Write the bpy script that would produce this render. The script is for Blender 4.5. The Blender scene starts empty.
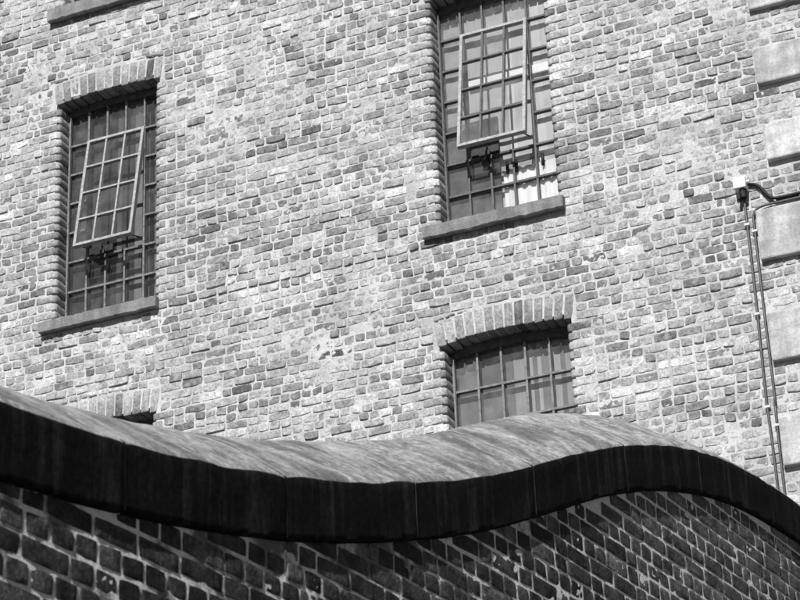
import bpy, math, random
import numpy as np
from mathutils import Vector, Matrix, noise

random.seed(11)
rng = np.random.default_rng(7)
SC = bpy.context.scene
COL = SC.collection

# ------------------------------------------------------------------ helpers
def link(o, parent=None):
    COL.objects.link(o)
    if parent is not None:
        o.parent = parent
    return o

def tag(o, label=None, cat=None, group=None, kind=None):
    if label: o['label'] = label
    if cat: o['category'] = cat
    if group: o['group'] = group
    if kind: o['kind'] = kind
    return o

def empty(name, loc=(0, 0, 0), parent=None):
    o = bpy.data.objects.new(name, None)
    o.location = loc
    o.empty_display_size = 0.3
    return link(o, parent)

class MB:
    """collects quads, boxes and tubes and links them as one mesh object"""
    def __init__(self):
        self.v = []; self.f = []; self.m = []
    def add(self, verts, faces, mat=0):
        b = len(self.v)
        self.v += [tuple(p) for p in verts]
        for f in faces:
            self.f.append(tuple(i + b for i in f)); self.m.append(mat)
    def box(self, a, b, mat=0, M=None, bev=0.0):
        x0, y0, z0 = a; x1, y1, z1 = b
        if bev <= 0:
            vs = [(x0,y0,z0),(x1,y0,z0),(x1,y1,z0),(x0,y1,z0),(x0,y0,z1),(x1,y0,z1),(x1,y1,z1),(x0,y1,z1)]
            fs = [(0,3,2,1),(4,5,6,7),(0,1,5,4),(1,2,6,5),(2,3,7,6),(3,0,4,7)]
        else:
            import bmesh
            bm = bmesh.new()
            bmesh.ops.create_cube(bm, size=1)
            for q in bm.verts:
                q.co = Vector(((x0+x1)/2+q.co.x*(x1-x0), (y0+y1)/2+q.co.y*(y1-y0), (z0+z1)/2+q.co.z*(z1-z0)))
            bmesh.ops.bevel(bm, geom=list(bm.edges), offset=bev, segments=2, affect='EDGES', profile=0.5)
            bm.verts.index_update()
            vs = [q.co.copy() for q in bm.verts]; fs = [[q.index for q in f.verts] for f in bm.faces]
            bm.free()
        if M is not None:
            vs = [M @ Vector(p) for p in vs]
        self.add(vs, fs, mat)
    def tube(self, pts, r, n=8, mat=0, cap=True):
        pts = [Vector(p) for p in pts]
        rings = []
        up = None
        for i, p in enumerate(pts):
            t = (pts[min(i+1, len(pts)-1)] - pts[max(i-1, 0)]).normalized()
            if up is None:
                up = t.orthogonal().normalized()
            up = (up - t * up.dot(t)).normalized()
            s = t.cross(up)
            rings.append([p + (up*math.cos(a)+s*math.sin(a))*r for a in [2*math.pi*k/n for k in range(n)]])
        vs = [q for R in rings for q in R]; fs = []
        for i in range(len(pts)-1):
            for k in range(n):
                fs.append((i*n+k, i*n+(k+1) % n, (i+1)*n+(k+1) % n, (i+1)*n+k))
        if cap:
            fs.append(tuple(reversed(range(n)))); fs.append(tuple((len(pts)-1)*n+k for k in range(n)))
        self.add(vs, fs, mat)
    def build(self, name, mats, parent=None, origin=None, smooth=False):
        me = bpy.data.meshes.new(name)
        org = Vector(origin) if origin is not None else Vector((0, 0, 0))
        me.from_pydata([tuple(Vector(p)-org) for p in self.v], [], self.f)
        mats = mats if isinstance(mats, (list, tuple)) else [mats]
        for m in mats: me.materials.append(m)
        me.polygons.foreach_set('material_index', self.m)
        if smooth:
            me.polygons.foreach_set('use_smooth', [True]*len(self.f))
        me.update()
        o = bpy.data.objects.new(name, me)
        o.location = org
        return link(o, parent)

def mesh_np(name, V, Q, matidx, mats, shade, parent=None):
    me = bpy.data.meshes.new(name)
    V = np.asarray(V, np.float32); Q = np.asarray(Q, np.int32)
    me.vertices.add(len(V)); me.vertices.foreach_set('co', V.ravel())
    me.loops.add(Q.size); me.loops.foreach_set('vertex_index', Q.ravel())
    me.polygons.add(len(Q))
    me.polygons.foreach_set('loop_start', np.arange(0, Q.size, 4, dtype=np.int32))
    me.polygons.foreach_set('loop_total', np.full(len(Q), 4, np.int32))
    for m in mats: me.materials.append(m)
    me.polygons.foreach_set('material_index', np.asarray(matidx, np.int32))
    me.polygons.foreach_set('use_smooth', np.ones(len(Q), bool))
    at = me.attributes.new('shade', 'FLOAT', 'POINT')
    at.data.foreach_set('value', np.asarray(shade, np.float32))
    me.update(calc_edges=True); me.validate()
    o = bpy.data.objects.new(name, me)
    return link(o, parent)

# ------------------------------------------------------------------ materials
class NT:
    def __init__(self, name):
        m = bpy.data.materials.new(name); m.use_nodes = True
        self.m = m; self.t = m.node_tree; self.n = self.t.nodes; self.l = self.t.links
        self.n.clear()
        self.out = self.n.new('ShaderNodeOutputMaterial')
        self.pos = None
    def node(self, typ, **kw):
        x = self.n.new(typ)
        for k, v in kw.items():
            setattr(x, k, v)
        return x
    def put(self, sock, val):
        if hasattr(val, 'node'): self.l.new(val, sock)
        else: sock.default_value = val
    def P(self, scale=(1, 1, 1)):
        if self.pos is None:
            self.pos = self.node('ShaderNodeTexCoord').outputs['Object']
        if scale == (1, 1, 1): return self.pos
        mp = self.node('ShaderNodeMapping'); mp.inputs['Scale'].default_value = scale
        self.l.new(self.pos, mp.inputs['Vector']); return mp.outputs['Vector']
    def noise(self, scale, detail=4, rough=0.55, vec=None, dist=0.0):
        x = self.node('ShaderNodeTexNoise')
        x.inputs['Scale'].default_value = scale; x.inputs['Detail'].default_value = detail
        x.inputs['Roughness'].default_value = rough; x.inputs['Distortion'].default_value = dist
        self.l.new(vec if vec is not None else self.P(), x.inputs['Vector'])
        return x.outputs['Fac']
    def rng(self, v, a, b, c, d, smooth=True):
        x = self.node('ShaderNodeMapRange')
        if smooth: x.interpolation_type = 'SMOOTHSTEP'
        self.put(x.inputs['Value'], v)
        for k, q in zip(('From Min', 'From Max', 'To Min', 'To Max'), (a, b, c, d)):
            self.put(x.inputs[k], q)
        return x.outputs['Result']
    def math(self, op, a, b=0.0):
        x = self.node('ShaderNodeMath', operation=op)
        self.put(x.inputs[0], a); self.put(x.inputs[1], b)
        return x.outputs[0]
    def mix(self, f, a, b):
        x = self.node('ShaderNodeMix', data_type='FLOAT')
        self.put(x.inputs[0], f); self.put(x.inputs[2], a); self.put(x.inputs[3], b)
        return x.outputs[0]
    def grey(self, v):
        x = self.node('ShaderNodeCombineColor')
        for k in range(3): self.put(x.inputs[k], v)
        return x.outputs[0]
    def bump(self, h, strength, dist):
        x = self.node('ShaderNodeBump')
        x.inputs['Strength'].default_value = strength; x.inputs['Distance'].default_value = dist
        self.l.new(h, x.inputs['Height']); return x.outputs['Normal']
    def bsdf(self, val, rough=0.85, spec=0.25, normal=None, metal=0.0):
        b = self.node('ShaderNodeBsdfPrincipled')
        self.l.new(self.grey(val), b.inputs['Base Color'])
        self.put(b.inputs['Roughness'], rough); b.inputs['Specular IOR Level'].default_value = spec
        b.inputs['Metallic'].default_value = metal
        if normal is not None: self.l.new(normal, b.inputs['Normal'])
        self.l.new(b.outputs[0], self.out.inputs['Surface'])
        return self.m
    def attr(self, name):
        x = self.node('ShaderNodeAttribute', attribute_name=name)
        return x.outputs['Fac']

def mat_plain(name, v, rough=0.6, spec=0.3, var=0.15, scale=18.0, bump=0.0, metal=0.0):
    t = NT(name)
    n = t.noise(scale, 5, 0.6)
    val = t.math('MULTIPLY', v, t.rng(n, 0.3, 0.7, 1-var, 1+var))
    nm = t.bump(n, 0.5, bump) if bump else None
    return t.bsdf(val, rough, spec, nm, metal)

def mat_wall_brick():
    t = NT('weathered_stock_brick')
    sh = t.attr('shade')
    fine = t.noise(55, 6, 0.65); med = t.noise(14, 4, 0.6); big = t.noise(0.9, 3, 0.5)
    v = t.math('MULTIPLY', sh, t.rng(fine, 0.3, 0.7, 0.60, 1.30))
    v = t.math('MULTIPLY', v, t.rng(med, 0.3, 0.7, 0.78, 1.20))
    band = t.noise(1.0, 4, 0.6, vec=t.P((0.35, 0.35, 1.6)))
    v = t.math('MULTIPLY', v, t.rng(big, 0.3, 0.7, 0.80, 1.15))
    v = t.math('MULTIPLY', v, t.rng(band, 0.3, 0.7, 0.76, 1.22))
    # lime wash and mortar smeared over the bricks
    sm = t.math('ADD', t.math('MULTIPLY', t.noise(2.3, 4, 0.6), 0.62), t.math('MULTIPLY', t.noise(16, 5, 0.65, dist=0.6), 0.55))
    sm = t.rng(sm, 0.53, 0.84, 0.0, 0.70)
    v = t.mix(sm, v, t.rng(fine, 0.3, 0.7, 0.44, 0.60))
    # dark soot specks and pits
    pit = t.rng(t.noise(38, 3, 0.5), 0.66, 0.74, 0.0, 0.6)
    v = t.mix(pit, v, 0.09)
    nm = t.bump(t.math('ADD', fine, t.math('MULTIPLY', med, 0.6)), 0.9, 0.006)
    return t.bsdf(v, 0.9, 0.15, nm)

def mat_wall_mortar():
    t = NT('lime_mortar')
    n = t.noise(45, 6, 0.7); b = t.noise(3.0, 4, 0.6)
    v = t.math('MULTIPLY', t.rng(b, 0.32, 0.62, 0.40, 0.58), t.rng(n, 0.3, 0.7, 0.82, 1.1))
    pit = t.rng(t.noise(22, 4, 0.6), 0.60, 0.70, 0.0, 0.75)
    v = t.mix(pit, v, 0.12)
    return t.bsdf(v, 0.95, 0.1, t.bump(n, 1.0, 0.006))

def mat_dark_brick():
    t = NT('sooty_engineering_brick')
    sh = t.attr('shade')
    fine = t.noise(60, 6, 0.65); med = t.noise(11, 4, 0.6)
    v = t.math('MULTIPLY', sh, t.rng(fine, 0.3, 0.7, 0.5, 1.5))
    v = t.math('MULTIPLY', v, t.rng(med, 0.3, 0.7, 0.5, 1.6))
    chalk = t.rng(t.math('ADD', t.math('MULTIPLY', t.noise(1.7, 3, 0.5), 0.5), t.math('MULTIPLY', t.noise(30, 5, 0.7), 0.5)), 0.56, 0.70, 0.0, 0.4)
    v = t.mix(chalk, v, 0.13)
    nm = t.bump(t.math('ADD', fine, t.math('MULTIPLY', med, 0.8)), 0.8, 0.006)
    return t.bsdf(v, 0.75, 0.25, nm)

def mat_dark_mortar():
    t = NT('patchy_pale_mortar')
    n = t.noise(50, 6, 0.7); b = t.noise(4.5, 4, 0.65)
    sp = t.node('ShaderNodeSeparateXYZ'); t.l.new(t.P(), sp.inputs[0])
    far_pale = t.rng(t.math('ADD', sp.outputs[1], t.math('MULTIPLY', t.noise(3, 3, 0.5), 1.0)), 8.5, 9.3, 0.0, 0.92)  # mortar turns paler and more even farther along the wall
    v = t.math('MULTIPLY', t.math('MAXIMUM', t.rng(b, 0.40, 0.56, 0.20, 0.95), far_pale), t.rng(n, 0.3, 0.7, 0.8, 1.1))
    return t.bsdf(v, 0.95, 0.1, t.bump(n, 1.0, 0.006))

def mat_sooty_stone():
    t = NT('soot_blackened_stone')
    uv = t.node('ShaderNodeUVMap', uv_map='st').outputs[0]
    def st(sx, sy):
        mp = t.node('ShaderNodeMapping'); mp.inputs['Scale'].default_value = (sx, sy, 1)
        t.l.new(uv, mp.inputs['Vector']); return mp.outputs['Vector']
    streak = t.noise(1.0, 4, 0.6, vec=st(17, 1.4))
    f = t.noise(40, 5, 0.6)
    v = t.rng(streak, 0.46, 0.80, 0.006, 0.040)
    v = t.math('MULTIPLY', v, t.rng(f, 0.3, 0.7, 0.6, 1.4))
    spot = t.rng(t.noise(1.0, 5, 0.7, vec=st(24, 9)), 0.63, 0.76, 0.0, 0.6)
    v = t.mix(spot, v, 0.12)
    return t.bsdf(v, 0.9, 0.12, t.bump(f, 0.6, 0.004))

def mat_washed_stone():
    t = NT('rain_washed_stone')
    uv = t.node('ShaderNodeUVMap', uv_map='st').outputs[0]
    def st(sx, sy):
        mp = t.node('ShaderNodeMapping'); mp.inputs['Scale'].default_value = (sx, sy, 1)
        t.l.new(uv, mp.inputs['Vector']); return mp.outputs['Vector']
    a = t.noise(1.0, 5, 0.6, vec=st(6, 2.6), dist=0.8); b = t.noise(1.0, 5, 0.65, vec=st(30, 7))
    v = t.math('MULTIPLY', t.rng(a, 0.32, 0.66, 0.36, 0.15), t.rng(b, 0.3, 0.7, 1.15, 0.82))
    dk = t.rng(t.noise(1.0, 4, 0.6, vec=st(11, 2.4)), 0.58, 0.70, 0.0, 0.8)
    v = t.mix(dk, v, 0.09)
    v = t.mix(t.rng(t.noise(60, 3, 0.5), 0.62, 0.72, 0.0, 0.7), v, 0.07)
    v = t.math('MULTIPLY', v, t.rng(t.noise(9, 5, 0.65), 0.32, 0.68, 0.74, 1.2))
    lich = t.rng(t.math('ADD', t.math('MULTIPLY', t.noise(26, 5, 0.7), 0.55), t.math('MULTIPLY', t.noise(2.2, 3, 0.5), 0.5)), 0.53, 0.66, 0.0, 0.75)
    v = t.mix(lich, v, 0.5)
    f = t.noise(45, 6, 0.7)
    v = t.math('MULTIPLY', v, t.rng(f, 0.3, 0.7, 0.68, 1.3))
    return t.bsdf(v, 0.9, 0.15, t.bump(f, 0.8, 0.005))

def mat_quoin(name, base):
    t = NT(name)
    f = t.noise(70, 5, 0.65); b = t.noise(5, 5, 0.6, vec=t.P((1, 1, 2.2)))
    v = t.math('MULTIPLY', t.rng(b, 0.3, 0.7, base*0.80, base*1.12), t.rng(f, 0.3, 0.7, 0.80, 1.15))
    v = t.math('MULTIPLY', v, t.rng(t.noise(1.0, 4, 0.6, vec=t.P((9, 9, 1.3))), 0.35, 0.65, 0.78, 1.12))
    v = t.mix(t.rng(t.noise(48, 3, 0.5), 0.64, 0.74, 0.0, 0.6), v, base*0.35)
    v = t.mix(t.rng(t.noise(7, 5, 0.7), 0.60, 0.74, 0.0, 0.35), v, base*0.55)
    return t.bsdf(v, 0.9, 0.15, t.bump(t.math('ADD', f, b), 0.5, 0.004))

def mat_glass(name, sky_tone, lo, hi):
    t = NT(name)
    tr = t.node('ShaderNodeBsdfTransparent'); tr.inputs[0].default_value = (0.93, 0.93, 0.93, 1)
    gl = t.node('ShaderNodeBsdfGlossy'); gl.inputs['Roughness'].default_value = 0.03
    w = t.noise(3.0, 2, 0.5)
    t.l.new(t.bump(w, 0.15, 0.01), gl.inputs['Normal'])
    df = t.node('ShaderNodeBsdfDiffuse'); df.inputs[0].default_value = (sky_tone, sky_tone, sky_tone, 1)  # diffuse tone painted in for the sky reflected by the panes
    lw = t.node('ShaderNodeLayerWeight'); lw.inputs['Blend'].default_value = 0.5
    fr = t.math('ADD', 0.05, t.math('MULTIPLY', 0.8, t.math('POWER', lw.outputs['Facing'], 4.0)))
    m1 = t.node('ShaderNodeMixShader'); t.l.new(fr, m1.inputs[0]); t.l.new(tr.outputs[0], m1.inputs[1]); t.l.new(gl.outputs[0], m1.inputs[2])
    geo = t.node('ShaderNodeNewGeometry')
    m2 = t.node('ShaderNodeMixShader'); t.put(m2.inputs[0], t.math('MULTIPLY', t.rng(t.noise(5, 4, 0.6), 0.35, 0.7, lo, hi), t.rng(geo.outputs['Random Per Island'], 0, 1, 0.5, 1.6, False)))  # share of the painted reflection, varied from pane to pane
    t.l.new(m1.outputs[0], m2.inputs[1]); t.l.new(df.outputs[0], m2.inputs[2])
    t.l.new(m2.outputs[0], t.out.inputs['Surface'])
    return t.m

def mat_ground():
    t = NT('worn_stone_setts')
    br = t.node('ShaderNodeTexBrick'); t.l.new(t.P(), br.inputs['Vector'])
    br.inputs['Scale'].default_value = 1.0; br.inputs['Brick Width'].default_value = 0.24; br.inputs['Row Height'].default_value = 0.13
    br.inputs['Mortar Size'].default_value = 0.012
    br.inputs['Color1'].default_value = (0.045,)*3+(1,); br.inputs['Color2'].default_value = (0.07,)*3+(1,); br.inputs['Mortar'].default_value = (0.03,)*3+(1,)
    s = t.node('ShaderNodeSeparateColor'); t.l.new(br.outputs['Color'], s.inputs[0])
    n = t.noise(6, 5, 0.6)
    v = t.math('MULTIPLY', s.outputs[0], t.rng(n, 0.3, 0.7, 0.7, 1.25))
    return t.bsdf(v, 0.85, 0.2, t.bump(br.outputs['Fac'], -0.6, 0.01))

M = dict(
    brick=mat_wall_brick(), mortar=mat_wall_mortar(), dbrick=mat_dark_brick(), dmortar=mat_dark_mortar(),
    soot=mat_sooty_stone(), washed=mat_washed_stone(), quoin=mat_quoin('dressed_sandstone', 0.45), quoin_pale=mat_quoin('pale_sandstone', 0.54),
    sill=mat_quoin('grey_sandstone_sill', 0.23), glassL=mat_glass('sky_toned_glass', 0.20, 0.10, 0.26), glassR=mat_glass('pale_sky_toned_glass', 0.40, 0.08, 0.22), ground=mat_ground(),
    paint=mat_plain('weathered_grey_paint', 0.33, 0.5, 0.4, 0.25, 30), iron=mat_plain('dark_iron_and_shadow', 0.03, 0.5, 0.4, 0.3, 25),
    bars_dark=mat_plain('dark_bar_paint', 0.085, 0.5, 0.4, 0.35, 25), bars=mat_plain('dull_grey_bar_paint', 0.17, 0.5, 0.4, 0.35, 25), frame=mat_plain('shade_dark_frame_paint', 0.06, 0.5, 0.4, 0.4, 20),  # frame colour kept dark to carry the shade of the recess
    white=mat_plain('white_plastic', 0.80, 0.4, 0.4, 0.04, 20), black=mat_plain('black_rubber', 0.015, 0.6, 0.3, 0.2, 20),
    conduit=mat_plain('galvanised_conduit', 0.075, 0.45, 0.5, 0.25, 30), slate=mat_plain('roof_slate', 0.09, 0.7, 0.3, 0.3, 4),
    added_dark_sheet=mat_plain('dark_sheet_tone', 0.08, 0.8, 0.2, 0.2, 4), dark_room=mat_plain('dark_interior_plaster', 0.06, 0.9, 0.1, 0.2, 2), joint=mat_plain('pale_joint_mortar', 0.10, 0.95, 0.1, 0.8, 9), joint_dark=mat_plain('sooted_joint_mortar', 0.014, 0.95, 0.1, 0.6, 9), joint_top=mat_plain('washed_joint_mortar', 0.34, 0.95, 0.1, 0.5, 12),
)
_fab = {}
def fabric(v):
    k = round(v, 3)
    if k not in _fab:
        t = NT('blind_fabric')
        n = t.noise(7, 4, 0.6, vec=t.P((6, 6, 0.6)))
        _fab[k] = t.bsdf(t.math('MULTIPLY', k, t.rng(n, 0.3, 0.7, 0.94, 1.06)), 0.9, 0.1)
    return _fab[k]

# ------------------------------------------------------------------ brick mesher
Y0 = 18.0                                   # face of the warehouse wall
GA = 0.10006; DV = np.array([math.sin(GA), math.cos(GA), 0.0]); NV = np.array([math.cos(GA), -math.sin(GA), 0.0]); HF = 4.0

def map_main(u, v, w): return np.stack([u, Y0 - w, v], -1)
def map_front(u, v, w): return u[..., None]*DV + (w - HF)[..., None]*NV + v[..., None]*np.array([0, 0, 1.0])

class Bricks:
    def __init__(self, mapping):
        self.map = mapping; self.V = []; self.Q = []; self.MI = []; self.S = []; self.n = 0
    def grid(self, U, Vv, W, shade, mi=0, flip=False):
        a, b = U.shape
        P = self.map(U, Vv, W).reshape(-1, 3)
        idx = np.arange(a*b).reshape(a, b) + self.n
        q = np.stack([idx[:-1, :-1], idx[1:, :-1], idx[1:, 1:], idx[:-1, 1:]], -1).reshape(-1, 4)
        if flip: q = q[:, ::-1]
        self.V.append(P); self.Q.append(q); self.MI.append(np.full(len(q), mi)); self.S.append(np.full(a*b, shade)); self.n += a*b
    def brick(self, u0, u1, v0, v1, out, shade, fine=True, rough=1.0, clip=None, lowclip=None, fan=0.0, rnd=0.005, drop=0.0035, cor=0.010, dens=0.022):
        L = u1-u0; Hh = v1-v0
        if fine:
            nu = 3 + max(1, int(L/dens)); nv = 2 + int(Hh/dens)
            e = 0.010
            e = rnd
            ku = np.concatenate([[0, 0.0022, e], np.linspace(e, L-e, nu)[1:-1], [L-e, L-0.0022, L]])
            kv = np.concatenate([[0, 0.0022, e], np.linspace(e, Hh-e, nv)[1:-1], [Hh-e, Hh-0.0022, Hh]])
        else:
            ku = np.array([0, 0.008, L-0.008, L]); kv = np.array([0, 0.008, Hh-0.008, Hh])
        U, Vv = np.meshgrid(ku, kv, indexing='ij')
        du = np.minimum(U, L-U); dv = np.minimum(Vv, Hh-Vv)
        r = rnd
        cu = np.clip(r-du, 0, r)/r; cv = np.clip(r-dv, 0, r)/r
        k = np.clip(np.sqrt(cu**2+cv**2), 0, 1.25)
        W = out - drop*k**2.2
        edge = (du < 1e-6) | (dv < 1e-6)
        W = np.where(edge, -0.03, W)
        # pull corners in so that the outline is not a perfect rectangle
        cr = rng.uniform(0, cor, 4)
        fu = U/L; fv = Vv/Hh
        corner = cr[0]*((1-fu)*(1-fv))**3 + cr[1]*(fu*(1-fv))**3 + cr[2]*((1-fu)*fv)**3 + cr[3]*(fu*fv)**3
        U = U + np.where(fu < 0.5, 1, -1)*corner; Vv = Vv + np.where(fv < 0.5, 1, -1)*corner
        if fine:
            ph = rng.uniform(0, 6.28, 6); fr = rng.uniform(20, 60, 6)
            nz = np.sin(U*fr[0]+ph[0])*np.sin(Vv*fr[1]+ph[1]) + 0.7*np.sin(U*fr[2]*1.9+Vv*fr[3]+ph[2]) + 0.6*np.sin(Vv*fr[4]*1.8-U*fr[5]+ph[3])
            W = W + np.where(edge, 0, nz*0.0016*rough)
            W = W + np.where(edge, 0, rng.normal(0, 0.0013*rough, U.shape))
            # spalled spots where the face has broken away
            if rng.random() < 0.45:
                for _q in range(rng.integers(1, 4)):
                    pu, pv = rng.uniform(0, L), rng.choice((0.0, Hh, rng.uniform(0, Hh))); rr = rng.uniform(0.012, 0.04)
                    dd = ((U-pu)/rr)**2 + ((Vv-pv)/(rr*0.6))**2
                    W = W - np.where(edge, 0, rng.uniform(0.002, 0.008)*np.exp(-dd*1.2))*rough
            tilt = rng.normal(0, 0.003*rough, 2)
            W = W + np.where(edge, 0, (fu-0.5)*tilt[0]+(fv-0.5)*tilt[1])
            jig = rng.normal(0, 0.0030*rough, 4)
            Vv = Vv + jig[0]*np.sin(fu*3.1+ph[4]) + jig[1]*(fu-0.5)
            U = U + jig[2]*np.sin(fv*3.1+ph[5])
        U = U + u0; Vv = Vv + v0
        if fan:
            c = fan
            U = U + (Vv - v0)*c
        if clip is not None:
            lim = clip(U); Vv = np.minimum(Vv, lim - 0.010)
        if lowclip is not None:
            lim = lowclip(U); Vv = np.maximum(Vv, lim + 0.010)
            W = np.where(Vv <= lim + 0.0105, -0.02, W)
        self.grid(U, Vv, W, shade)
    def profile(self, path, b0, b1, shade, axis, rough=1.0):
        """brick with a section: path = [(a, w)], extruded from b0 to b1; axis 'jl','jr' (jambs) or 'arch'"""
        path = np.array(path, float); n = len(path)
        kb = np.array([0, 0.003, 0.010, (b1-b0)/2, b1-b0-0.010, b1-b0-0.003, b1-b0])
        A = np.repeat(path[:, 0][:, None], len(kb), 1); W = np.repeat(path[:, 1][:, None], len(kb), 1)
        B = np.repeat(kb[None, :], n, 0)
        db = np.minimum(B, b1-b0-B)
        k = np.clip(0.012-db, 0, 0.012)/0.012
        # move inwards (into the brick) near the bed joints, along the section's normal
        t = np.gradient(path, axis=0); t /= np.linalg.norm(t, axis=1)[:, None]+1e-9
        nrm = np.stack([-t[:, 1], t[:, 0]], -1)
        ins = 0.007*k**2*rough + np.where(db < 1e-6, 0.02, 0)
        nz = rng.normal(0, 0.0013*rough, A.shape)
        ins = ins + np.where(db < 1e-6, 0, nz)
        sgn = 1.0
        A = A - nrm[:, 0][:, None]*ins*sgn; W = W - nrm[:, 1][:, None]*ins*sgn
        return A, W, B + b0, shade

def sn(u, v, s=0.0):
    return (np.sin(u*31+v*17+s) + np.sin(u*13.7-v*41+1.3+s) + np.sin(u*67+v*53+2.1) + np.sin(v*83-u*29+0.7))/4

def bed(B, u0, u1, v0, v1, holes, step, base=-0.005, amp=0.004, top=None, mi=1):
    us = sorted(set([u0, u1] + [min(max(h[k], u0), u1) for h in holes for k in (0, 1)]))
    vs = sorted(set([v0, v1] + [min(max(h[k], v0), v1) for h in holes for k in (2, 3)]))
    for i in range(len(us)-1):
        for j in range(len(vs)-1):
            a, b, c, d = us[i], us[i+1], vs[j], vs[j+1]
            mu, mv = (a+b)/2, (c+d)/2
            if b-a < 1e-6 or d-c < 1e-6 or any(h[0] < mu < h[1] and h[2] < mv < h[3] for h in holes): continue
            nu = max(2, int((b-a)/step)+1); nv = max(2, int((d-c)/step)+1)
            U, Vv = np.meshgrid(np.linspace(a, b, nu), np.linspace(c, d, nv), indexing='ij')
            if top is not None:
                T = top(U); Vv = c + (Vv-c)/(d-c)*(T-c)
            lf = 0.0 if top is not None else 0.005*np.clip(np.sin(U*1.7+Vv*0.6)*np.sin(Vv*2.3-U*0.5+1.0)+0.3*np.sin(U*5.1+Vv*4.3)-0.15, 0, 1)
            B.grid(U, Vv, base+amp*sn(U, Vv)+lf, 0.5, mi)

def fill_row(free, style, sc=1.0):
    out = []
    for a, b in free:
        x = a; last = random.random() < 0.5
        while b - x > 0.035:
            if style == 'h': L = 0.117
            elif style == 's': L = 0.235
            elif style == 'f': last = not last; L = 0.235 if last else 0.117
            else: L = random.choice((0.117, 0.235, 0.235))
            if random.random() < 0.07: L = random.choice((0.117, 0.16, 0.235))
            L *= random.uniform(0.95, 1.05)*sc
            if b - x - L < 0.06:
                L = b - x
                if L > 0.28: out.append((x, x+L/2)); x += L/2; L = b-x
            out.append((x, x+L)); x += L
    return out

def free_intervals(a, b, blocks):
    blocks = sorted(blocks); res = []; x = a
    for p, q in blocks:
        if q <= x: continue
        if p > b: break
        if p > x: res.append((x, min(p, b)))
        x = max(x, q)
    if x < b: res.append((x, b))
    return [r for r in res if r[1]-r[0] > 0.03]

# ------------------------------------------------------------------ the warehouse
WX0, WX1, WZ1, WDEP = -19.0, -0.9, 18.4, 9.0

def real(x, z, y):           # point seen at (x, z) on the wall plane, moved along the sight line to depth y
    k = y/Y0
    return x*k, 1.6+(z-1.6)*k

# opening: xl, xr, sill z (top, back), spring z, camber, first bar z, row pitch, rows below first bar, casement?, sill x0, x1, sill front bottom z
OPEN = [
    dict(key='L', xl=-11.268, xr=-10.165, zs=11.46, zt=13.862, cam=0.045, bar=13.452, pitch=0.3295, cas=True, sx=(-11.42, -10.112), sz=(11.302, 11.418)),
    dict(key='R', xl=-7.172, xr=-6.03, zs=11.50, zt=13.905, cam=0.045, bar=13.537, pitch=0.338, cas=True, sx=(-7.332, -5.957), sz=(11.350, 11.474)),
    dict(key='LR', xl=-7.200, xr=-6.03, zs=7.90, zt=10.275, cam=0.055, bar=9.885, pitch=0.342, cas=False, sx=(-7.36, -5.957), sz=(7.74, 7.865)),
    dict(key='LL', xl=-11.285, xr=-10.185, zs=7.86, zt=10.235, cam=0.045, bar=9.845, pitch=0.334, cas=False, sx=(-11.42, -10.112), sz=(7.70, 7.815)),
    dict(key='TL', xl=-11.268, xr=-10.165, zs=15.06, zt=17.44, cam=0.045, bar=17.03, pitch=0.3295, cas=False, sx=(-11.42, -10.06), sz=(14.86, 15.01)),
]
# quoins: x left, z bottom, z top (as seen on the wall plane), x right
QU = [(-4.10, 14.47, 14.83), (-4.10, 13.69, 14.06), (-4.102, 12.913, 13.28), (-4.104, 12.144, 12.507), (-4.095, 11.378, 11.738), (-4.251, 10.446, 10.926), (-4.253, 9.501, 9.946),
      (-4.26, 8.56, 8.995), (-4.25, 7.62, 8.06), (-4.25, 6.68, 7.12), (-4.25, 5.74, 6.18), (-4.25, 4.8, 5.24), (-4.25, 3.86, 4.3), (-4.25, 2.92, 3.36), (-4.25, 1.98, 2.42), (-4.25, 1.04, 1.48), (-4.25, 0.1, 0.54),
      (-4.10, 15.25, 15.61), (-4.10, 16.03, 16.39), (-4.10, 16.81, 17.17), (-4.10, 17.59, 17.95)]
QP = 0.065; QXR = -3.25
QR = []
for x, za, zb in QU:
    xa, z0 = real(x, za, Y0-QP); _, z1 = real(x, zb, Y0-QP)
    QR.append((xa, z0, z1))

house = empty('brick_warehouse', (-8, 18, 0))
tag(house, 'tall pale brick warehouse with barred windows and stone quoins behind the dark coped wall', 'warehouse')
house_inv = Matrix.Translation((8, -18, 0))
def H(o):                    # parent a part built in world coordinates
    o.parent = house; o.matrix_parent_inverse = house_inv
    return o

B = Bricks(map_main)
def arch_low(o):
    xc = (o['xl']+o['xr'])/2; hw = (o['xr']-o['xl'])/2+0.06
    return lambda U: np.where(np.abs(U-xc) < hw+0.03, o['zt'] + o['cam']*np.clip(1-((U-xc)/hw)**2, 0, 1) + 0.245, -100.0)

# dark and pale bricks: overall distribution read from the photograph
def wall_shade(x, z):
    base = rng.normal(0.345, 0.066)
    q = rng.random()
    cl = math.sin(x*1.7+z*0.9)+math.sin(x*0.8-z*2.3+1.0)
    if q < 0.055+0.012*cl: base = rng.uniform(0.12, 0.20)
    elif q < 0.13: base = rng.uniform(0.20, 0.27)
    elif q > 0.91: base = rng.uniform(0.46, 0.60)
    return float(np.clip(base, 0.09, 0.62))

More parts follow.
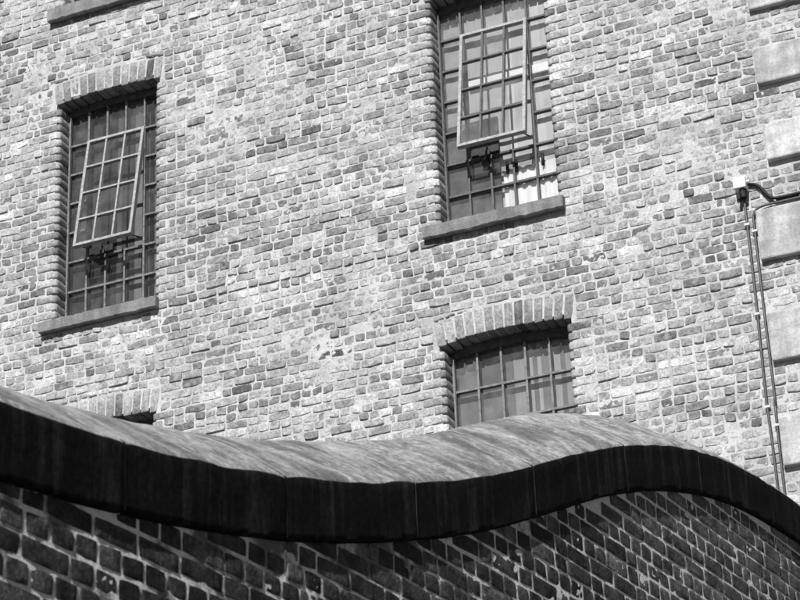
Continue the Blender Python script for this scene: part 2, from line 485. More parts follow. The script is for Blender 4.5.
CRACK_Z = None
CM = 0.0875
nrow = int(WZ1/CM)
for k in range(nrow):
    z0 = k*CM; z1 = z0+CM; zc = z0+CM/2
    blocks = []; clips = []
    for o in OPEN:
        xl, xr = o['xl'], o['xr']
        if o['zs']-0.09 < zc < o['zt']-0.015:
            La, Lb = (0.235, 0.125) if k % 2 else (0.125, 0.235)
            blocks.append((xl-La, xr+Lb))
            top = min(z1, o['zt']-0.004)
            if z0 < o['sz'][1]: pass
            for side in ('l', 'r'):
                L = La if side == 'l' else Lb; R = 0.038
                out = 0.008+rng.uniform(-0.002, 0.004)
                path = [(-L+0.006, -0.02), (-L+0.009, out-0.004), (-L+0.02, out), (-(L+R)/2, out+0.001)] + \
                       [(-R+R*math.sin(a), out-R+R*math.cos(a)) for a in np.linspace(0, math.pi/2, 8)] + [(0, -0.11), (0, -0.18), (0, -0.24)]
                j = rng.normal(0, 0.003)
                path = [(a+j, w) for a, w in path]
                A, W, V2, shd = B.profile(path, z0+0.006, top-0.006, wall_shade(xl, zc)*1.06, 'j')
                if side == 'l': B.grid(xl+A, V2, W, shd)
                else: B.grid(xr-A, V2, W, shd, flip=True)
        elif o['zt']-0.015 <= zc < o['zt']+o['cam']+0.245+0.06:
            hw = 0.06
            if z0 < o['zt']+0.18:
                blocks.append((xl-hw-0.03, xr+hw+0.03))
            clips.append(arch_low(o))
        if o['sz'][0] < zc < o['sz'][1]:
            blocks.append((o['sx'][0]+0.01, o['sx'][1]-0.01))
    for xa, q0, q1 in QR:
        if q0-0.02 < zc < q1+0.02: blocks.append((xa-0.008, QXR+0.008))
    style = random.choice(('f', 'f', 'h', 'm', 'h', 'f', 's'))
    if any(z0 <= q < z1 for q in (11.467, 10.14, 12.9, 9.3)): style = 'h'
    for a, b in fill_row(free_intervals(WX0+0.1, WX1-0.01, blocks), style, 0.94):
        fine = -13.6 < a < -2.6 and 6.4 < z0 < 16.6
        lc = None
        for c in clips:
            t = c(np.array([a, b]))
            if t.max() > z0: lc = c
        if lc is not None and lc(np.array([(a+b)/2]))[0] > z1-0.03: continue
        wob = 0.008*math.sin(a*0.9+k*0.37)+0.006*math.sin(a*2.3+k*1.1)
        out = float(rng.choice((0.0045, 0.0065, 0.010, 0.016), p=(0.42, 0.34, 0.17, 0.07)))+rng.normal(0, 0.0015)
        if abs(z0-11.26) < 0.044 and -10.1 < a < -7.3: out += 0.010     # an open bed joint that shows as a dark crack
        j = 0.0050+rng.uniform(-0.0015, 0.002)
        shd = wall_shade(a, z0)
        if (z0 <= 11.467 < z1 and -8.98 < a < -7.95) or (z0 <= 10.14 < z1 and -9.1 < a < -8.3): shd = 0.15+0.10*random.random()
        B.brick(a+j, b-j, z0+j+wob, z1-j+wob, out, shd, fine, 1.0, lowclip=lc)
# flat arches of bricks on end, with the soffit they make
for o in OPEN:
    xl, xr = o['xl']-0.06, o['xr']+0.06
    n = int(round((xr-xl)/0.092)); wd = (xr-xl)/n; xc = (xl+xr)/2; hw = (xr-xl)/2
    for i in range(n):
        b0 = xl+i*wd; mid = b0+wd/2
        s = o['zt'] + o['cam']*(1-((mid-xc)/hw)**2) + rng.normal(0, 0.003)
        out = 0.007+rng.normal(0, 0.002); R = 0.012
        path = [(-0.238, -0.02), (-0.236, out-0.006), (-0.228, out), (-0.12, out+0.001)] + \
               [(-R+R*math.sin(a), out-R+R*math.cos(a)) for a in np.linspace(0, math.pi/2, 5)] + [(0, -0.08), (0, -0.16), (0, -0.26)]
        A, W, U2, shd = B.profile(path, b0+0.005, b0+wd-0.005, min(0.34, 0.86*wall_shade(mid, s)), 'a')
        Z = s - A; U3 = U2 + (-A)*(mid-xc)*0.22
        B.grid(U3, Z, W, shd, flip=True)
holes = [(o['xl']-0.046, o['xr']+0.046, o['zs']-0.12, o['zt']+0.06) for o in OPEN]
bed(B, -13.6, -2.6, 6.4, 16.6, [h for h in holes if h[2] < 16.6], 0.022, base=0.0005, amp=0.0025)
hs = [(-13.6, -2.6, 6.4, 16.6)] + holes
bed(B, WX0+0.1, WX1, 0.0, WZ1, hs, 1.0)
# reveals behind the face bricks
for a, b, c, d in holes:
    for (p, q) in (((a, c), (a, d)), ((b, d), (b, c)), ((a, d), (b, d)), ((b, c), (a, c))):
        U = np.array([[p[0], p[0]], [q[0], q[0]]]); V = np.array([[p[1], p[1]], [q[1], q[1]]]); W = np.array([[-0.006, -0.3], [-0.006, -0.3]])
        B.grid(U, V, W, 0.5, 1)
V = np.concatenate(B.V); V[:, 0] += 8; V[:, 1] -= 18
ow = mesh_np('brickwork', V, np.concatenate(B.Q), np.concatenate(B.MI), [M['brick'], M['mortar']], np.concatenate(B.S), house)

# side walls, back, roof
m = MB()
m.box((WX0, Y0+0.32, 0), (WX0+0.35, Y0+WDEP, WZ1)); m.box((WX1-0.35, Y0+0.32, 0), (WX1, Y0+WDEP, WZ1)); m.box((WX0+0.35, Y0+WDEP-0.35, 0), (WX1-0.35, Y0+WDEP, WZ1))
m.box((WX0, Y0+0.006, 0), (WX0+0.098, Y0+0.318, WZ1)); m.box((WX1+0.001, Y0+0.006, 0), (WX1+0.09, Y0+0.318, WZ1))
def side_mat():
    t = NT('side_wall_brick')
    geo = t.P()
    sx = t.node('ShaderNodeSeparateXYZ'); t.l.new(geo, sx.inputs[0])
    cb = t.node('ShaderNodeCombineXYZ'); t.l.new(t.math('ADD', sx.outputs[0], sx.outputs[1]), cb.inputs[0]); t.l.new(sx.outputs[2], cb.inputs[1])
    br = t.node('ShaderNodeTexBrick'); t.l.new(cb.outputs[0], br.inputs['Vector'])
    br.inputs['Scale'].default_value = 1.0; br.inputs['Brick Width'].default_value = 0.235; br.inputs['Row Height'].default_value = 0.1; br.inputs['Mortar Size'].default_value = 0.007
    br.inputs['Color1'].default_value = (0.24,)*3+(1,); br.inputs['Color2'].default_value = (0.42,)*3+(1,); br.inputs['Mortar'].default_value = (0.55,)*3+(1,)
    s = t.node('ShaderNodeSeparateColor'); t.l.new(br.outputs['Color'], s.inputs[0])
    v = t.math('MULTIPLY', s.outputs[0], t.rng(t.noise(14, 5, 0.6), 0.3, 0.7, 0.75, 1.2))
    return t.bsdf(v, 0.9, 0.1, t.bump(br.outputs['Fac'], -0.6, 0.01))
H(m.build('side_wall', side_mat()))
m = MB()
m.box((WX0-0.15, Y0-0.22, WZ1), (WX1+0.15, Y0+0.5, WZ1+0.28), bev=0.02)
H(m.build('cornice', M['quoin']))
m = MB()
ym = Y0+WDEP/2
m.add([(WX0-0.1, Y0+0.5, WZ1+0.25), (WX1+0.1, Y0+0.5, WZ1+0.25), (WX1+0.1, ym, WZ1+2.6), (WX0-0.1, ym, WZ1+2.6), (WX1+0.1, Y0+WDEP+0.1, WZ1), (WX0-0.1, Y0+WDEP+0.1, WZ1)],
      [(0, 1, 2, 3), (3, 2, 4, 5), (0, 3, 5), (1, 4, 2), (0, 5, 4, 1)])
H(m.build('roof', M['slate']))

# quoins: dressed blocks standing proud of the wall, tooled margin
for i, (xa, z0, z1) in enumerate(QR):
    m = MB(); bm_bev = 0.016
    m.box((xa, Y0-QP, z0), (QXR, Y0+0.1, z1), bev=bm_bev)
    m2 = Matrix.Identity(4)
    q = m.build('quoin_stone', M['quoin_pale'] if i in (7, 4) else M['quoin'])
    H(q)

# windows
YF = 18.17                                  # face of the frames
def soffit(o, x):
    xc = (o['xl']+o['xr'])/2; hw = (o['xr']-o['xl'])/2+0.06
    return o['zt'] + o['cam']*(1-((x-xc)/hw)**2)

LAB = {'L': 'barred window with its grey casement pushed open, second from the top on the left',
       'R': 'large barred window with open casement and a white reflection sheet at lower right',
       'LR': 'arched window just above the hump of the coping',
       'LL': 'window almost hidden behind the coping, only its dark arch showing',
       'TL': 'window cut off by the top edge, only its sill showing'}
def window(o):
    xl, xr, zs, zt = o['xl'], o['xr'], o['zs'], o['zt']
    n = 5; pw = (xr-xl)/n
    xs = [xl + 0.012 + i*(xr-xl-0.024)/n for i in range(n+1)]
    zbars = []; z = o['bar']
    while z > zs+0.10: zbars.append(z); z -= o['pitch']
    bw = 0.019; d0, d1 = YF, YF+0.052
    f = MB()                                 # outer frame following the arch, its deep dark head painting the recess shade
    f.box((xl-0.005, d0+0.012, zs), (xl+0.024, d1+0.03, zt+0.03)); f.box((xr-0.024, d0, zs), (xr+0.005, d1+0.03, zt+0.03)); f.box((xl+0.024, d0, zs-0.02), (xr-0.024, d1+0.03, zs+0.032))
    N = 12
    for i in range(N):
        a = xl+0.024+(xr-xl-0.048)*i/N; b = xl+0.024+(xr-xl-0.048)*(i+1)/N
        za, zb = soffit(o, a), soffit(o, b)
        vs = [(a, d0, za-0.085), (b, d0, zb-0.085), (b, d1+0.03, zb-0.085), (a, d1+0.03, za-0.085), (a, d0, za+0.01), (b, d0, zb+0.01), (b, d1+0.03, zb+0.01), (a, d1+0.03, za+0.01)]
        f.add(vs, [(0,3,2,1),(4,5,6,7),(0,1,5,4),(2,3,7,6)])
    w = f.build('window', M['frame']); H(w); w['label'] = LAB[o['key']]
    def S(ob):
        ob.parent = w; ob.matrix_parent_inverse = house_inv @ Matrix.Identity(4); ob.matrix_parent_inverse = Matrix.Identity(4)
        return ob
    g = MB()
    cas = o['cas']; ct, cb_ = zbars[0], zbars[0]-4*o['pitch']
    for x in xs[1:-1]:
        top = soffit(o, x)-0.045; i = xs.index(x)
        if cas and 1 < i < 4:
            segs = [(ct, top), (zs+0.03, cb_)]
        else: segs = [(zs+0.03, top)]
        for a, b in segs: g.box((x-bw/2, d0+0.004, a), (x+bw/2, d1, b))
    g.box((xl+0.001, d0-0.006, zs+0.03), (xl+0.021, d0+0.010, zt-0.05))  # sunlit left edge set apart by the paler bar paint
    for z in zbars:
        if cas and cb_+0.01 < z < ct-0.01:
            segs = [(xs[0], xs[1]), (xs[4], xs[5])]
        else: segs = [(xs[0], xs[5])]
        for a, b in segs: g.box((a+0.013, d0+0.001, z-bw/2), (b-0.013, d1-0.003, z+bw/2))
    BM = M['bars_dark'] if o['key'] == 'R' else M['bars']  # darker bar tone for the right window
    S(g.build('glazing_bars', BM))
    p = MB()
    yg = YF+0.036
    topz = [(x, soffit(o, x)-0.03) for x in np.linspace(xl+0.01, xr-0.01, 13)]
    def pane(x0, x1, z0, z1): p.add([(x0, yg, z0), (x1, yg, z0), (x1, yg, z1), (x0, yg, z1)], [(0, 1, 2, 3)])
    rows = [zs+0.02]+sorted(zbars)
    for i in range(5):
        for a, b in zip(rows[:-1], rows[1:]):
            if cas and 1 <= i <= 3 and cb_-0.01 < (a+b)/2 < ct+0.01: continue
            # every pane sits a hair out of true
            t = rng.normal(0, 0.0022, 4)
            x0, x1 = xs[i], xs[i+1]
            p.add([(x0, yg+t[0], a), (x1, yg+t[1], a), (x1, yg+t[2], b), (x0, yg+t[3], b)], [(0, 1, 2, 3)])
        x0, x1 = xs[i], xs[i+1]
        p.add([(x0, yg, rows[-1]), (x1, yg, rows[-1]), (x1, yg, soffit(o, x1)-0.03), (x0, yg, soffit(o, x0)-0.03)], [(0, 1, 2, 3)])
    GL = M['glassR'] if o['key'] in ('R', 'LR') else M['glassL']
    S(p.build('pane', GL))
    if cas:
        Lc = ct-cb_; ang = math.asin(0.24/Lc)
        R = Matrix.Translation((0, YF, ct)) @ Matrix.Rotation(-ang, 4, 'X')
        cx0, cx1 = xs[1]-0.004, xs[4]+0.004
        cwn = MB(); t = 0.029
        y0, y1 = -0.014, 0.036
        cwn.box((cx0, y0, -Lc), (cx0+t, y1, 0.012), M=R); cwn.box((cx1-t, y0, -Lc), (cx1, y1, 0.012), M=R)
        cwn.box((cx0+t, y0, -Lc), (cx1-t, y1, -Lc+t), M=R); cwn.box((cx0+t, y0, -t+0.012), (cx1-t, y1, 0.012), M=R)
        cib = MB()
        for i in (2, 3): cib.box((xs[i]-bw/2, y0+0.006, -Lc+t), (xs[i]+bw/2, y1-0.004, -t+0.012), M=R)
        for k in (1, 2, 3): cib.box((cx0+t, y0+0.003, -k*o['pitch']-bw/2), (cx1-t, y1-0.008, -k*o['pitch']+bw/2), M=R)
        c = S(cwn.build('casement', M['paint'])); c['label'] = 'top hung casement swung outwards at its foot'
        S(cib.build('casement_bars', M['bars_dark'] if o['key'] == 'R' else M['paint']))
        cp = MB()
        for i in range(1, 4):
            for k in range(4):
                tt = rng.normal(0, 0.0015, 4)
                x0, x1 = xs[i], xs[i+1]; za, zb = -(k+1)*o['pitch'], -k*o['pitch']
                cp.add([R @ Vector(q) for q in ((x0, 0.012+tt[0], za), (x1, 0.012+tt[1], za), (x1, 0.012+tt[2], zb), (x0, 0.012+tt[3], zb))], [(0, 1, 2, 3)])
        S(cp.build('casement_pane', GL))
        # stay arms, iron hasp, and a dark block for the casement's shadow
        foot = R @ Vector((0, 0.01, -Lc+0.01))
        for sx_ in (cx0+0.05, cx1-0.05):
            st = MB(); st.tube([(sx_, foot.y, foot.z), (sx_, YF+0.01, cb_+0.10)], 0.008, 6)
            S(st.build('window_stay', M['frame']))
        xm = xs[2]-0.04
        kt = MB(); kt.box((xm-0.14, YF-0.03, cb_+0.012), (xm+0.14, YF+0.02, cb_+0.085), bev=0.006); kt.box((xm-0.05, YF-0.06, cb_-0.02), (xm+0.06, YF-0.025, cb_+0.03), bev=0.006)  # wide first box stands in for the shadow under the casement
        kt.tube([(xm+0.03, YF-0.05, cb_-0.02), (xm-0.02, YF-0.06, cb_-0.11), (xm+0.06, YF-0.06, cb_-0.12), (xm+0.075, YF-0.05, cb_-0.03)], 0.010, 6)
        S(kt.build('catch_and_shadow_block', M['iron']))
    s0, s1 = o['sz']; a, b = o['sx']
    sl = MB(); N = 30                        # sill: worn stone slab, sloping top
    import bmesh
    bm = bmesh.new()
    sec = [(Y0-0.082, s0), (Y0-0.082, s1-0.008), (Y0-0.074, s1), (YF+0.06, zs), (YF+0.06, s0+0.01)]
    ringv = []
    for i in range(N+1):
        x = a+(b-a)*i/N
        ringv.append([bm.verts.new((x, y+random.gauss(0, 0.0015), z+random.gauss(0, 0.003))) for y, z in sec])
    for i in range(N):
        for k in range(len(sec)):
            k2 = (k+1) % len(sec)
            bm.faces.new((ringv[i][k], ringv[i+1][k], ringv[i+1][k2], ringv[i][k2]))
    bm.faces.new(ringv[0]); bm.faces.new(list(reversed(ringv[-1])))
    bmesh.ops.recalc_face_normals(bm, faces=bm.faces)
    bmesh.ops.bevel(bm, geom=[e for e in bm.edges if len(e.link_faces) == 2 and e.calc_face_angle(0) > 0.9], offset=0.006, segments=2, affect='EDGES')
    me = bpy.data.meshes.new('sill'); bm.to_mesh(me); bm.free(); me.materials.append(M['sill'])
    so = link(bpy.data.objects.new('sill', me)); S(so)
    return xs
WXS = {}
for o in OPEN: WXS[o['key']] = window(o)

# what hangs behind the glass -------------------------------------------------
YB = 18.262
def blind(o, strips, label, z0=None, z1=None, yb=YB, name='vertical_blind', cat='blind', group=None):
    """upright fabric slats: strips = [(x0 fraction, x1 fraction, shade)]"""
    xl, xr = o['xl']+0.02, o['xr']-0.015
    z0 = o['zs']+0.02 if z0 is None else z0; z1 = o['zt']+0.03 if z1 is None else z1
    e = empty(name, (xl, yb, z0)); tag(e, label, cat, group)
    rail = MB(); rail.box((xl, yb-0.005, z1), (xr, yb+0.03, z1+0.03)); r = rail.build('rail', M['frame'], e, origin=(0, 0, 0)); r.matrix_parent_inverse = Matrix.Translation((-xl, -yb, -z0))
    for a, b, v in strips:
        x0 = xl+(xr-xl)*a; x1 = xl+(xr-xl)*b
        s = MB(); nn = max(3, int((x1-x0)/0.02)); nzz = 10
        ph = random.uniform(0, 6)
        pts = [[(x0+(x1-x0)*i/nn, yb+0.0012*math.sin((x0+(x1-x0)*i/nn)*52+ph)+0.004*(i/nn), z0+(z1-z0)*j/nzz) for j in range(nzz+1)] for i in range(nn+1)]
        vs = [q for col in pts for q in col]
        fs = [(i*(nzz+1)+j, (i+1)*(nzz+1)+j, (i+1)*(nzz+1)+j+1, i*(nzz+1)+j+1) for i in range(nn) for j in range(nzz)]
        s.add(vs, fs)
        so = s.build('slat', fabric(v), e, smooth=True); so.matrix_parent_inverse = Matrix.Translation((-xl, -yb, -z0))
    return e
O = {o['key']: o for o in OPEN}
blind(O['L'], [(0, .2, .05), (.2, .3, .06), (.3, .47, .035), (.47, .52, .13), (.52, .66, .065), (.66, .74, .20), (.74, .82, .10), (.82, .87, .015), (.87, .94, .16), (.94, 1, .04)],
      'grey upright slat blind behind the left window with the open casement')
blind(O['R'], [(0, .16, .34), (.16, .40, .40), (.40, .56, .44), (.56, .62, .58), (.62, .8, .47), (.8, .88, .60), (.88, 1, .52)],  # pale slats added to give these panes their bright reflections
      'pale upright slats standing in for bright reflections in the open right window')
blind(O['LR'], [(0, .2, .15), (.2, .4, .13), (.4, .47, .15), (.47, .56, .30), (.56, .6, .15), (.6, .63, .36), (.63, .67, .15), (.67, .7, .38), (.7, .8, .19), (.8, .86, .34), (.86, .9, .17), (.9, 1, .30)],
      'striped upright blind behind the arched window above the coping')
blind(O['LL'], [(0, .3, .15), (.3, .7, .18), (.7, 1, .15)], 'dark blind behind the nearly hidden window left of the wall')
blind(O['TL'], [(0, .3, .15), (.3, .7, .18), (.7, 1, .15)], 'dark blind behind the window above the topmost left sill')
# right window: white half curtain and pale rail stand in for reflections, with dark hooks
oR = O['R']; xs = WXS['R']
e = empty('reflection_curtain', (xs[2], YB-0.03, oR['zs'])); tag(e, 'white sheet on hooks standing in for the bright reflection at lower right of the open window', 'curtain')
inv = Matrix.Translation((-xs[2], -(YB-0.03), -oR['zs']))
c = MB(); nn = 44; x0, x1 = xs[2]+0.10, oR['xr']-0.02; zc0, zc1 = oR['zs']+0.02, oR['zs']+0.52
vs = []; nz = 8
for i in range(nn+1):
    for j in range(nz+1):
        x = x0+(x1-x0)*i/nn; vs.append((x, YB-0.035+0.010*math.sin(i*0.9)+0.004*math.sin(i*2.1+j*0.3), zc0+(zc1-zc0)*j/nz+0.012*math.sin(i*0.55)*(j == nz)))
c.add(vs, [(i*(nz+1)+j, (i+1)*(nz+1)+j, (i+1)*(nz+1)+j+1, i*(nz+1)+j+1) for i in range(nn) for j in range(nz)])
q = c.build('drape', fabric(0.82), e, smooth=True); q.matrix_parent_inverse = inv
c = MB(); c.tube([(x0-0.02, YB-0.05, zc1+0.05), (x1+0.01, YB-0.05, zc1+0.05)], 0.010, 8)
q = c.build('rod', M['conduit'], e); q.matrix_parent_inverse = inv
for xh in (x0+0.05, x0+0.14, x0+0.40):
    c = MB(); c.tube([(xh, YB-0.06, zc1+0.07), (xh+0.004, YB-0.062, zc1+0.02), (xh, YB-0.06, zc1-0.05)], 0.016, 8)
    q = c.build('hook', M['black'], e, smooth=True); q.matrix_parent_inverse = inv
e = MB(); e.box((xs[1]+0.03, YB-0.04, 12.965), (oR['xr']-0.02, YB-0.015, 13.06), bev=0.006)  # white bar added as the reflection of a bright ledge
tag(e.build('reflected_ledge', M['white'], origin=(xs[1], YB-0.03, 12.95)), 'white bar standing in for a reflected ledge in the open casement of the right window', 'rail')
e = MB(); e.box((oR['xl']+0.02, YB-0.028, oR['zs']+0.01), (xs[2]+0.07, YB-0.008, 12.62), bev=0.004)  # dark sheet added to tone down the lower left panes
tag(e.build('added_dark_sheet', M['added_dark_sheet'], origin=(xs[0], YB-0.02, oR['zs'])), 'added dark sheet toning down the lower left panes of the open right window', 'panel')

# ------------------------------------------------------------------ wiring on the right
def onwall(u, v, y):                          # a picture point of the photograph turned into a point of the wall
    yaw, pit, rol = YAW, PIT, ROL
    r2, d2, f2 = CAMAX
    d = r2*((u-400)/F) + d2*((v-300)/F) + f2
    t = y/d.y
    return Vector((d.x*t, y, 1.6+d.z*t))
YAW, PIT, ROL, F = math.radians(-22.9152), math.radians(25.27987), math.radians(-2.43122), 2370.16
fwd = Vector((math.sin(YAW)*math.cos(PIT), math.cos(YAW)*math.cos(PIT), math.sin(PIT)))
rt = Vector((math.cos(YAW), -math.sin(YAW), 0)); up = rt.cross(fwd)
r2 = rt*math.cos(ROL)+up*math.sin(ROL); u2 = -rt*math.sin(ROL)+up*math.cos(ROL)
CAMAX = (r2, -u2, fwd)

def smooth_path(pts, n=6):
    out = []
    for i in range(len(pts)-1):
        p0 = pts[max(i-1, 0)]; p1 = pts[i]; p2 = pts[i+1]; p3 = pts[min(i+2, len(pts)-1)]
        for k in range(n):
            t = k/n
            out.append(0.5*((2*p1)+(p2-p0)*t+(2*p0-5*p1+4*p2-p3)*t*t+(3*p1-p0-3*p2+p3)*t**3))
    out.append(pts[-1]); return out
def clip_on(parent, p, y, horizontal=False):
    m = MB()
    if horizontal: m.box((p.x-0.012, y-0.016, p.z-0.022), (p.x+0.012, Y0-0.002, p.z+0.022), bev=0.004)
    else: m.box((p.x-0.022, y-0.015, p.z-0.010), (p.x+0.022, Y0-0.002, p.z+0.010), bev=0.004)
    q = m.build('clip', M['white'], parent); return q
YC = 17.972
# conduit from the box down the wall
a = onwall(743.5, 194, YC)
pth = [Vector((a.x, YC, a.z)), Vector((a.x+0.004, YC, a.z-0.9)), Vector((a.x-0.004, YC, a.z-1.9)), Vector((a.x+0.008, YC, a.z-2.8)), Vector((a.x+0.01, YC, 5.0)), Vector((a.x, YC, 0.05))]
m = MB(); m.tube(smooth_path(pth), 0.0115, 8); c1 = m.build('conduit', M['conduit'], smooth=True)
tag(c1, 'thin straight conduit running down the wall from the white box', 'conduit')
for z in (a.z-0.30, a.z-1.15, a.z-2.0): clip_on(c1, Vector((a.x, 0, z)), YC)
# second conduit: along the top of the quoin, round a bend and down
pts = [onwall(840, 186.5, YC), onwall(800, 197.0, YC), onwall(776, 202.5, YC), onwall(764, 205.5, YC), onwall(757, 209, YC), onwall(753.8, 215, YC), onwall(754.3, 226, YC)]
b = pts[-1]
pts += [Vector((b.x, YC, b.z-0.8)), Vector((b.x+0.006, YC, b.z-1.6)), Vector((b.x-0.003, YC, b.z-2.6)), Vector((b.x, YC, 0.05))]
m = MB(); m.tube(smooth_path(pts), 0.0115, 8); c2 = m.build('conduit', M['conduit'], smooth=True)
tag(c2, 'bent conduit that turns round the top corner of a stone quoin and runs down', 'conduit')
for z in (b.z-0.05, b.z-1.85): clip_on(c2, Vector((b.x, 0, z)), YC)
# black cable from the box
YK = 17.965
pts = [onwall(u, v, YK) for u, v in ((745, 185.5), (750, 184.3), (755, 184.6), (760, 187.2), (765, 192.5), (769, 196.3), (774, 198), (781, 197.2), (800, 192.6), (840, 182))]
m = MB(); m.tube(smooth_path(pts), 0.015, 8)
tag(m.build('cable', M['black'], smooth=True), 'slack black cable curving from the white box above the quoin', 'cable')
# box with its dark spotlight head
bx = onwall(740.3, 184.5, 17.93)
e = empty('junction_box', bx); tag(e, 'small white wall box with a black fitting under it', 'electrical box')
inv = Matrix.Translation(-bx)
m = MB(); m.box((bx.x-0.055, 17.885, bx.z-0.050), (bx.x+0.055, Y0-0.001, bx.z+0.055), bev=0.008); q = m.build('casing', M['white'], e); q.matrix_parent_inverse = inv
m = MB(); m.tube([(bx.x+0.015, 17.94, bx.z-0.052), (bx.x+0.015, 17.94, bx.z-0.075), (bx.x+0.016, 17.94, bx.z-0.13)], 0.032, 12)
m.box((bx.x-0.035, 17.90, bx.z-0.15), (bx.x-0.01, 17.96, bx.z-0.10), bev=0.005)
q = m.build('gland', M['black'], e); q.matrix_parent_inverse = inv
m = MB(); m.tube([(bx.x+0.056, 17.94, bx.z+0.02), (bx.x+0.082, 17.94, bx.z+0.02)], 0.013, 8); q = m.build('knockout', M['white'], e); q.matrix_parent_inverse = inv

# ------------------------------------------------------------------ the ramped boundary wall
SB = [(-3.0, 3.93), (3.0, 3.935), (4.2, 3.96), (5.213, 4.062), (5.614, 4.118), (5.93, 4.180), (6.224, 4.239), (6.454, 4.292), (6.841, 4.396), (7.243, 4.521), (7.741, 4.685), (8.312, 4.918), (8.561, 5.030),
      (9.095, 5.268), (9.461, 5.405), (9.861, 5.536), (10.308, 5.650), (10.642, 5.711), (10.987, 5.753), (11.342, 5.777), (11.712, 5.790), (13.0, 5.80), (18.5, 5.80)]
_s = np.linspace(-3, 18.5, 2151)
_z = np.interp(_s, *zip(*SB))
for _ in range(3):
    _k = np.ones(41)/41
    _z = np.convolve(np.pad(_z, 20, mode='edge'), _k, 'valid')
def zb(s): return np.interp(s, _s, _z)

wall = empty('boundary_wall', (-4.0, 0.4, 0)); tag(wall, 'dark sooty brick boundary wall with a heavy ramped stone coping in front', 'wall')
winv = Matrix.Translation((4.0, -0.4, 0))
F2 = Bricks(map_front)
S0, S1 = -2.5, 17.62
CF = 0.079
for k in range(0, 78):
    z0 = k*CF-0.035; z1 = z0+CF
    style = random.choice(('s', 'f', 'h', 'f', 'm', 'h'))
    ss = S0
    # first s where the coping is above this course
    ok = _s[(_z > z0+0.03) & (_s > S0)]
    if len(ok) == 0: continue
    ss = max(S0, ok[0]-0.05)
    for a, b in fill_row([(ss+random.uniform(-0.1, 0), S1)], style):
        if zb((a+b)/2) < z0+0.032: continue
        fine = 3.6 < a < 13.2 and z0 > 2.2
        j = 0.0040+rng.uniform(-0.0012, 0.0015)
        wob = 0.004*math.sin(a*1.1+k*0.5)
        shd = float(np.clip(rng.normal(0.044+0.065*min(1, max(0, (a-8.6)/0.8)), 0.019), 0.016, 0.16))
        if rng.random() < 0.05: shd = 0.12
        F2.brick(a+j, b-j, z0+j+wob, z1-j+wob, 0.0052+rng.normal(0, 0.0009), shd, fine, 0.35, clip=lambda q: zb(q)+0.010, rnd=0.004, drop=0.0028, cor=0.006, dens=0.03)
bed(F2, 3.6, 13.2, 2.2, 4.0, [], 0.03, top=lambda U: np.maximum(zb(U), 3.0)+0.010, amp=0.0009, base=0.0026)
bed(F2, S0, 3.6, 2.2, 4.0, [], 0.2, top=lambda U: zb(U)-0.003)
bed(F2, 13.2, S1, 2.2, 4.0, [], 0.2, top=lambda U: zb(U)-0.003)
bed(F2, S0, S1, -0.05, 2.2, [], 0.5)
# back face and ends
for w_, fl in ((-0.72, True),):
    U, T = np.meshgrid(np.linspace(S0, S1, 120), np.linspace(0, 1, 3), indexing='ij')
    F2.grid(U, T*zb(U), np.full(U.shape, w_), 0.12, 0, flip=fl)
for s_, fl in ((S0, False), (S1, True)):
    W, T = np.meshgrid(np.array([-0.72, -0.001]), np.array([0.0, 1.0]), indexing='ij')
    U = np.full(W.shape, s_); F2.grid(U, T*zb(U), W, 0.08, 0, flip=fl)
V = np.concatenate(F2.V); V[:, 0] += 4.0; V[:, 1] -= 0.4
mesh_np('brickwork', V, np.concatenate(F2.Q), np.concatenate(F2.MI), [M['dbrick'], M['dmortar']], np.concatenate(F2.S), wall)

# coping stones: sooty fascia with an overhang, weathered top rising to a ridge
HC = 0.236; OV = 0.026
def section():
    pts = [(-0.30, 0.0), (0.006, 0.0), (0.009, 0.007), (OV-0.004, 0.007), (OV, 0.011)]
    pts += [(OV, z) for z in np.linspace(0.03, HC-0.014, 8)]
    pts += [(OV-0.003, HC-0.005), (OV-0.010, HC+0.003)]
    T, Hr = 0.40, 0.25
    for t in np.linspace(0.05, 1, 11): pts.append((OV-T*t, HC+Hr*(1-(1-t)**1.18)))
    for t in np.linspace(0.1, 1, 6): pts.append((OV-T-T*t, HC+Hr*(1-t**1.18)))
    pts += [(OV-2*T, 0.0), (-0.30, 0.0)]
    return pts
SEC = section()
JOINTS = [-2.6, -1.55, -0.5, 0.5, 1.5, 2.5, 3.5, 4.5, 5.49, 6.42, 7.335, 8.375, 9.36, 10.27, 11.25, 12.25, 13.25, 14.25, 15.25, 16.25, 17.0, 17.6]
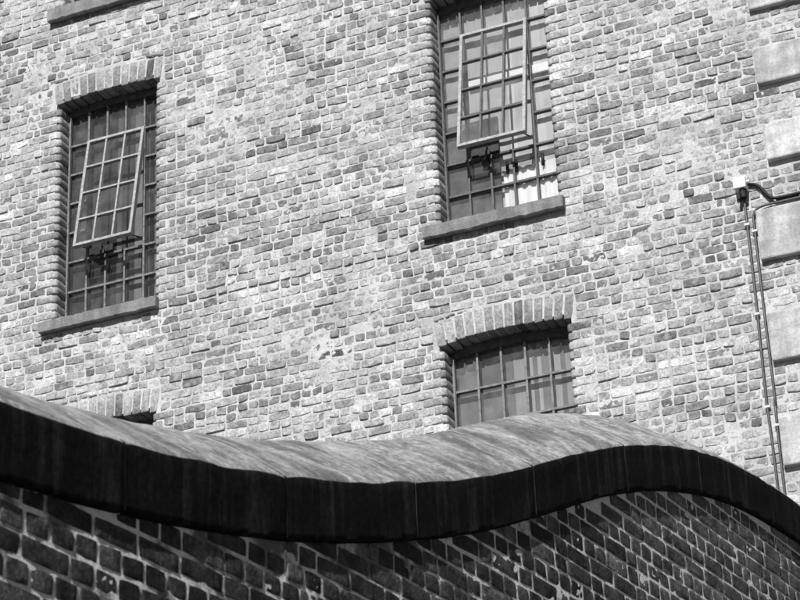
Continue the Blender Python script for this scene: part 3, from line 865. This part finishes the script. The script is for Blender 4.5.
for a, b in zip(JOINTS[:-1], JOINTS[1:]):
    g = 0.0018
    ss = np.linspace(a+g, b-g, max(4, int((b-a)/0.035)))
    vs = []; uv = []; mats = []
    off = rng.normal(0, 0.0012, 2)
    for i, s in enumerate(ss):
        z = float(zb(s))
        tl = 0
        for k, (w, h) in enumerate(SEC):
            if k: tl += math.hypot(w-SEC[k-1][0], h-SEC[k-1][1])
            nz = noise.fractal(Vector((s*6, w*8+3, h*8)), 1.0, 2.0, 5)*0.006
            ch = 0.0
            if 10 <= k <= 16:
                ch = max(0.0, noise.noise(Vector((s*9.0, 5.5, 0)))-0.35)*0.014 * (1-abs(k-13)/4.0)
            ee = 0.002 if i in (0, len(ss)-1) else 0.0
            P = DV*s + NV*(w-HF-ch+off[0]-ee*(w > 0)) + np.array([0, 0, z+h+nz*(1 if k > 12 else 0.4)-ch*0.8+off[1]*(k > 12)-ee*(k > 12)])
            if 4 <= k <= 12: P = P + NV*nz*0.6
            vs.append((P[0]+4.0, P[1]-0.4, P[2])); uv.append((s, tl))
    n = len(SEC); fs = []; mi = []
    for i in range(len(ss)-1):
        for k in range(n-1):
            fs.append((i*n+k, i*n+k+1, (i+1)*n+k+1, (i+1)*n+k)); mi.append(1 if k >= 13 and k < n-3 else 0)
    fs.append(tuple(range(n-1, 0, -1))); mi.append(0)
    fs.append(tuple((len(ss)-1)*n+k for k in range(1, n))); mi.append(0)
    me = bpy.data.meshes.new('coping_stone'); me.from_pydata(vs, [], fs)
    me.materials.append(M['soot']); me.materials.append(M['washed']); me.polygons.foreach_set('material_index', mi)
    me.polygons.foreach_set('use_smooth', [True]*(len(fs)-2)+[False]*2)
    ul = me.uv_layers.new(name='st')
    li = np.zeros(len(me.loops), np.int32); me.loops.foreach_get('vertex_index', li)
    ul.data.foreach_set('uv', np.array(uv, np.float32)[li].ravel())
    me.update()
    import bmesh
    bm = bmesh.new(); bm.from_mesh(me); bmesh.ops.recalc_face_normals(bm, faces=bm.faces)
    for ed in bm.edges:
        if len(ed.link_faces) == 2 and ed.calc_face_angle(0) > 0.8: ed.smooth = False
    bm.to_mesh(me); bm.free()
    link(bpy.data.objects.new('coping_stone', me), wall)
    # mortar in the joint
    if b < 17.5:
        j = MB(); z = float(zb(b)); up_ = np.array([0, 0, 1.0]); base = DV*b
        sl = float((zb(b+0.01)-zb(b-0.01))/0.02)
        ring = [(w, h) for w, h in SEC[3:-2]]
        pv = []
        for (w, h) in ring:
            for sg in (-1, 1):
                nz = noise.fractal(Vector((b*6, w*8+3, h*8)), 1.0, 2.0, 5)*0.006*(1 if h >= HC-0.001 else 0.4)
                P = up_*nz + base + DV*sg*0.003 + NV*(w-HF-0.0006) + up_*(z+h-0.0006+sg*0.0045*sl)
                pv.append((P[0]+4.0, P[1]-0.4, P[2]))
        for i in range(len(ring)-1):
            j.add(pv[2*i:2*i+4], [(0, 1, 3, 2)], 0 if ring[i][1] < HC-0.001 else 1)
        j.build('joint_mortar', [M['joint'] if round(b, 2) in (7.33, 7.34, 8.38, 10.27) else M['joint_dark'], M['joint_top']], wall)

# ------------------------------------------------------------------ ground
m = MB(); m.add([(-160, -160, 0), (160, -160, 0), (160, 160, 0), (-160, 160, 0)], [(0, 1, 2, 3)])
tag(m.build('ground', M['ground']), 'worn stone setts of the yard', None, kind='structure')

# ------------------------------------------------------------------ light, sky, camera
S = Vector((0.085, -1.0, 0.80)).normalized()
sun = bpy.data.lights.new('sun', 'SUN'); sun.energy = 5.0; sun.angle = math.radians(0.53); sun.color = (1, 1, 1)
so = bpy.data.objects.new('sun', sun); so.rotation_euler = (-S).to_track_quat('-Z', 'Y').to_euler(); so.location = (-10, -20, 30); link(so)
W = bpy.data.worlds.new('World'); SC.world = W; W.use_nodes = True
nt = W.node_tree; bg = nt.nodes['Background']
sky = nt.nodes.new('ShaderNodeTexSky'); sky.sky_type = 'NISHITA'; sky.sun_disc = False; sky.air_density = 0.6; sky.dust_density = 0.4
sky.sun_elevation = math.asin(S.z); sky.sun_rotation = math.atan2(S.x, S.y) % (2*math.pi)
bwn = nt.nodes.new('ShaderNodeRGBToBW'); nt.links.new(sky.outputs[0], bwn.inputs[0]); nt.links.new(bwn.outputs[0], bg.inputs[0])
bg.inputs[1].default_value = 0.05

cd = bpy.data.cameras.new('camera'); cam = bpy.data.objects.new('camera', cd); link(cam)
Mc = Matrix.Identity(4)
for i, ax in enumerate((r2, u2, -fwd)):
    for j in range(3): Mc[j][i] = ax[j]
Mc.translation = Vector((0, 0, 1.6)); cam.matrix_world = Mc
cd.sensor_fit = 'HORIZONTAL'; cd.sensor_width = 36; cd.lens = F/800*36; cd.clip_start = 0.1; cd.clip_end = 500
cd.dof.use_dof = True; cd.dof.focus_distance = 15.5; cd.dof.aperture_fstop = 10.0
SC.camera = cam
SC.view_settings.view_transform = 'Standard'; SC.view_settings.look = 'None'; SC.view_settings.gamma = 1; SC.view_settings.use_curve_mapping = False
SC.view_settings.exposure = 0.16
SC.render.engine = 'CYCLES'
SC.cycles.use_denoising = True
SC.cycles.max_bounces = 8; SC.cycles.transparent_max_bounces = 12
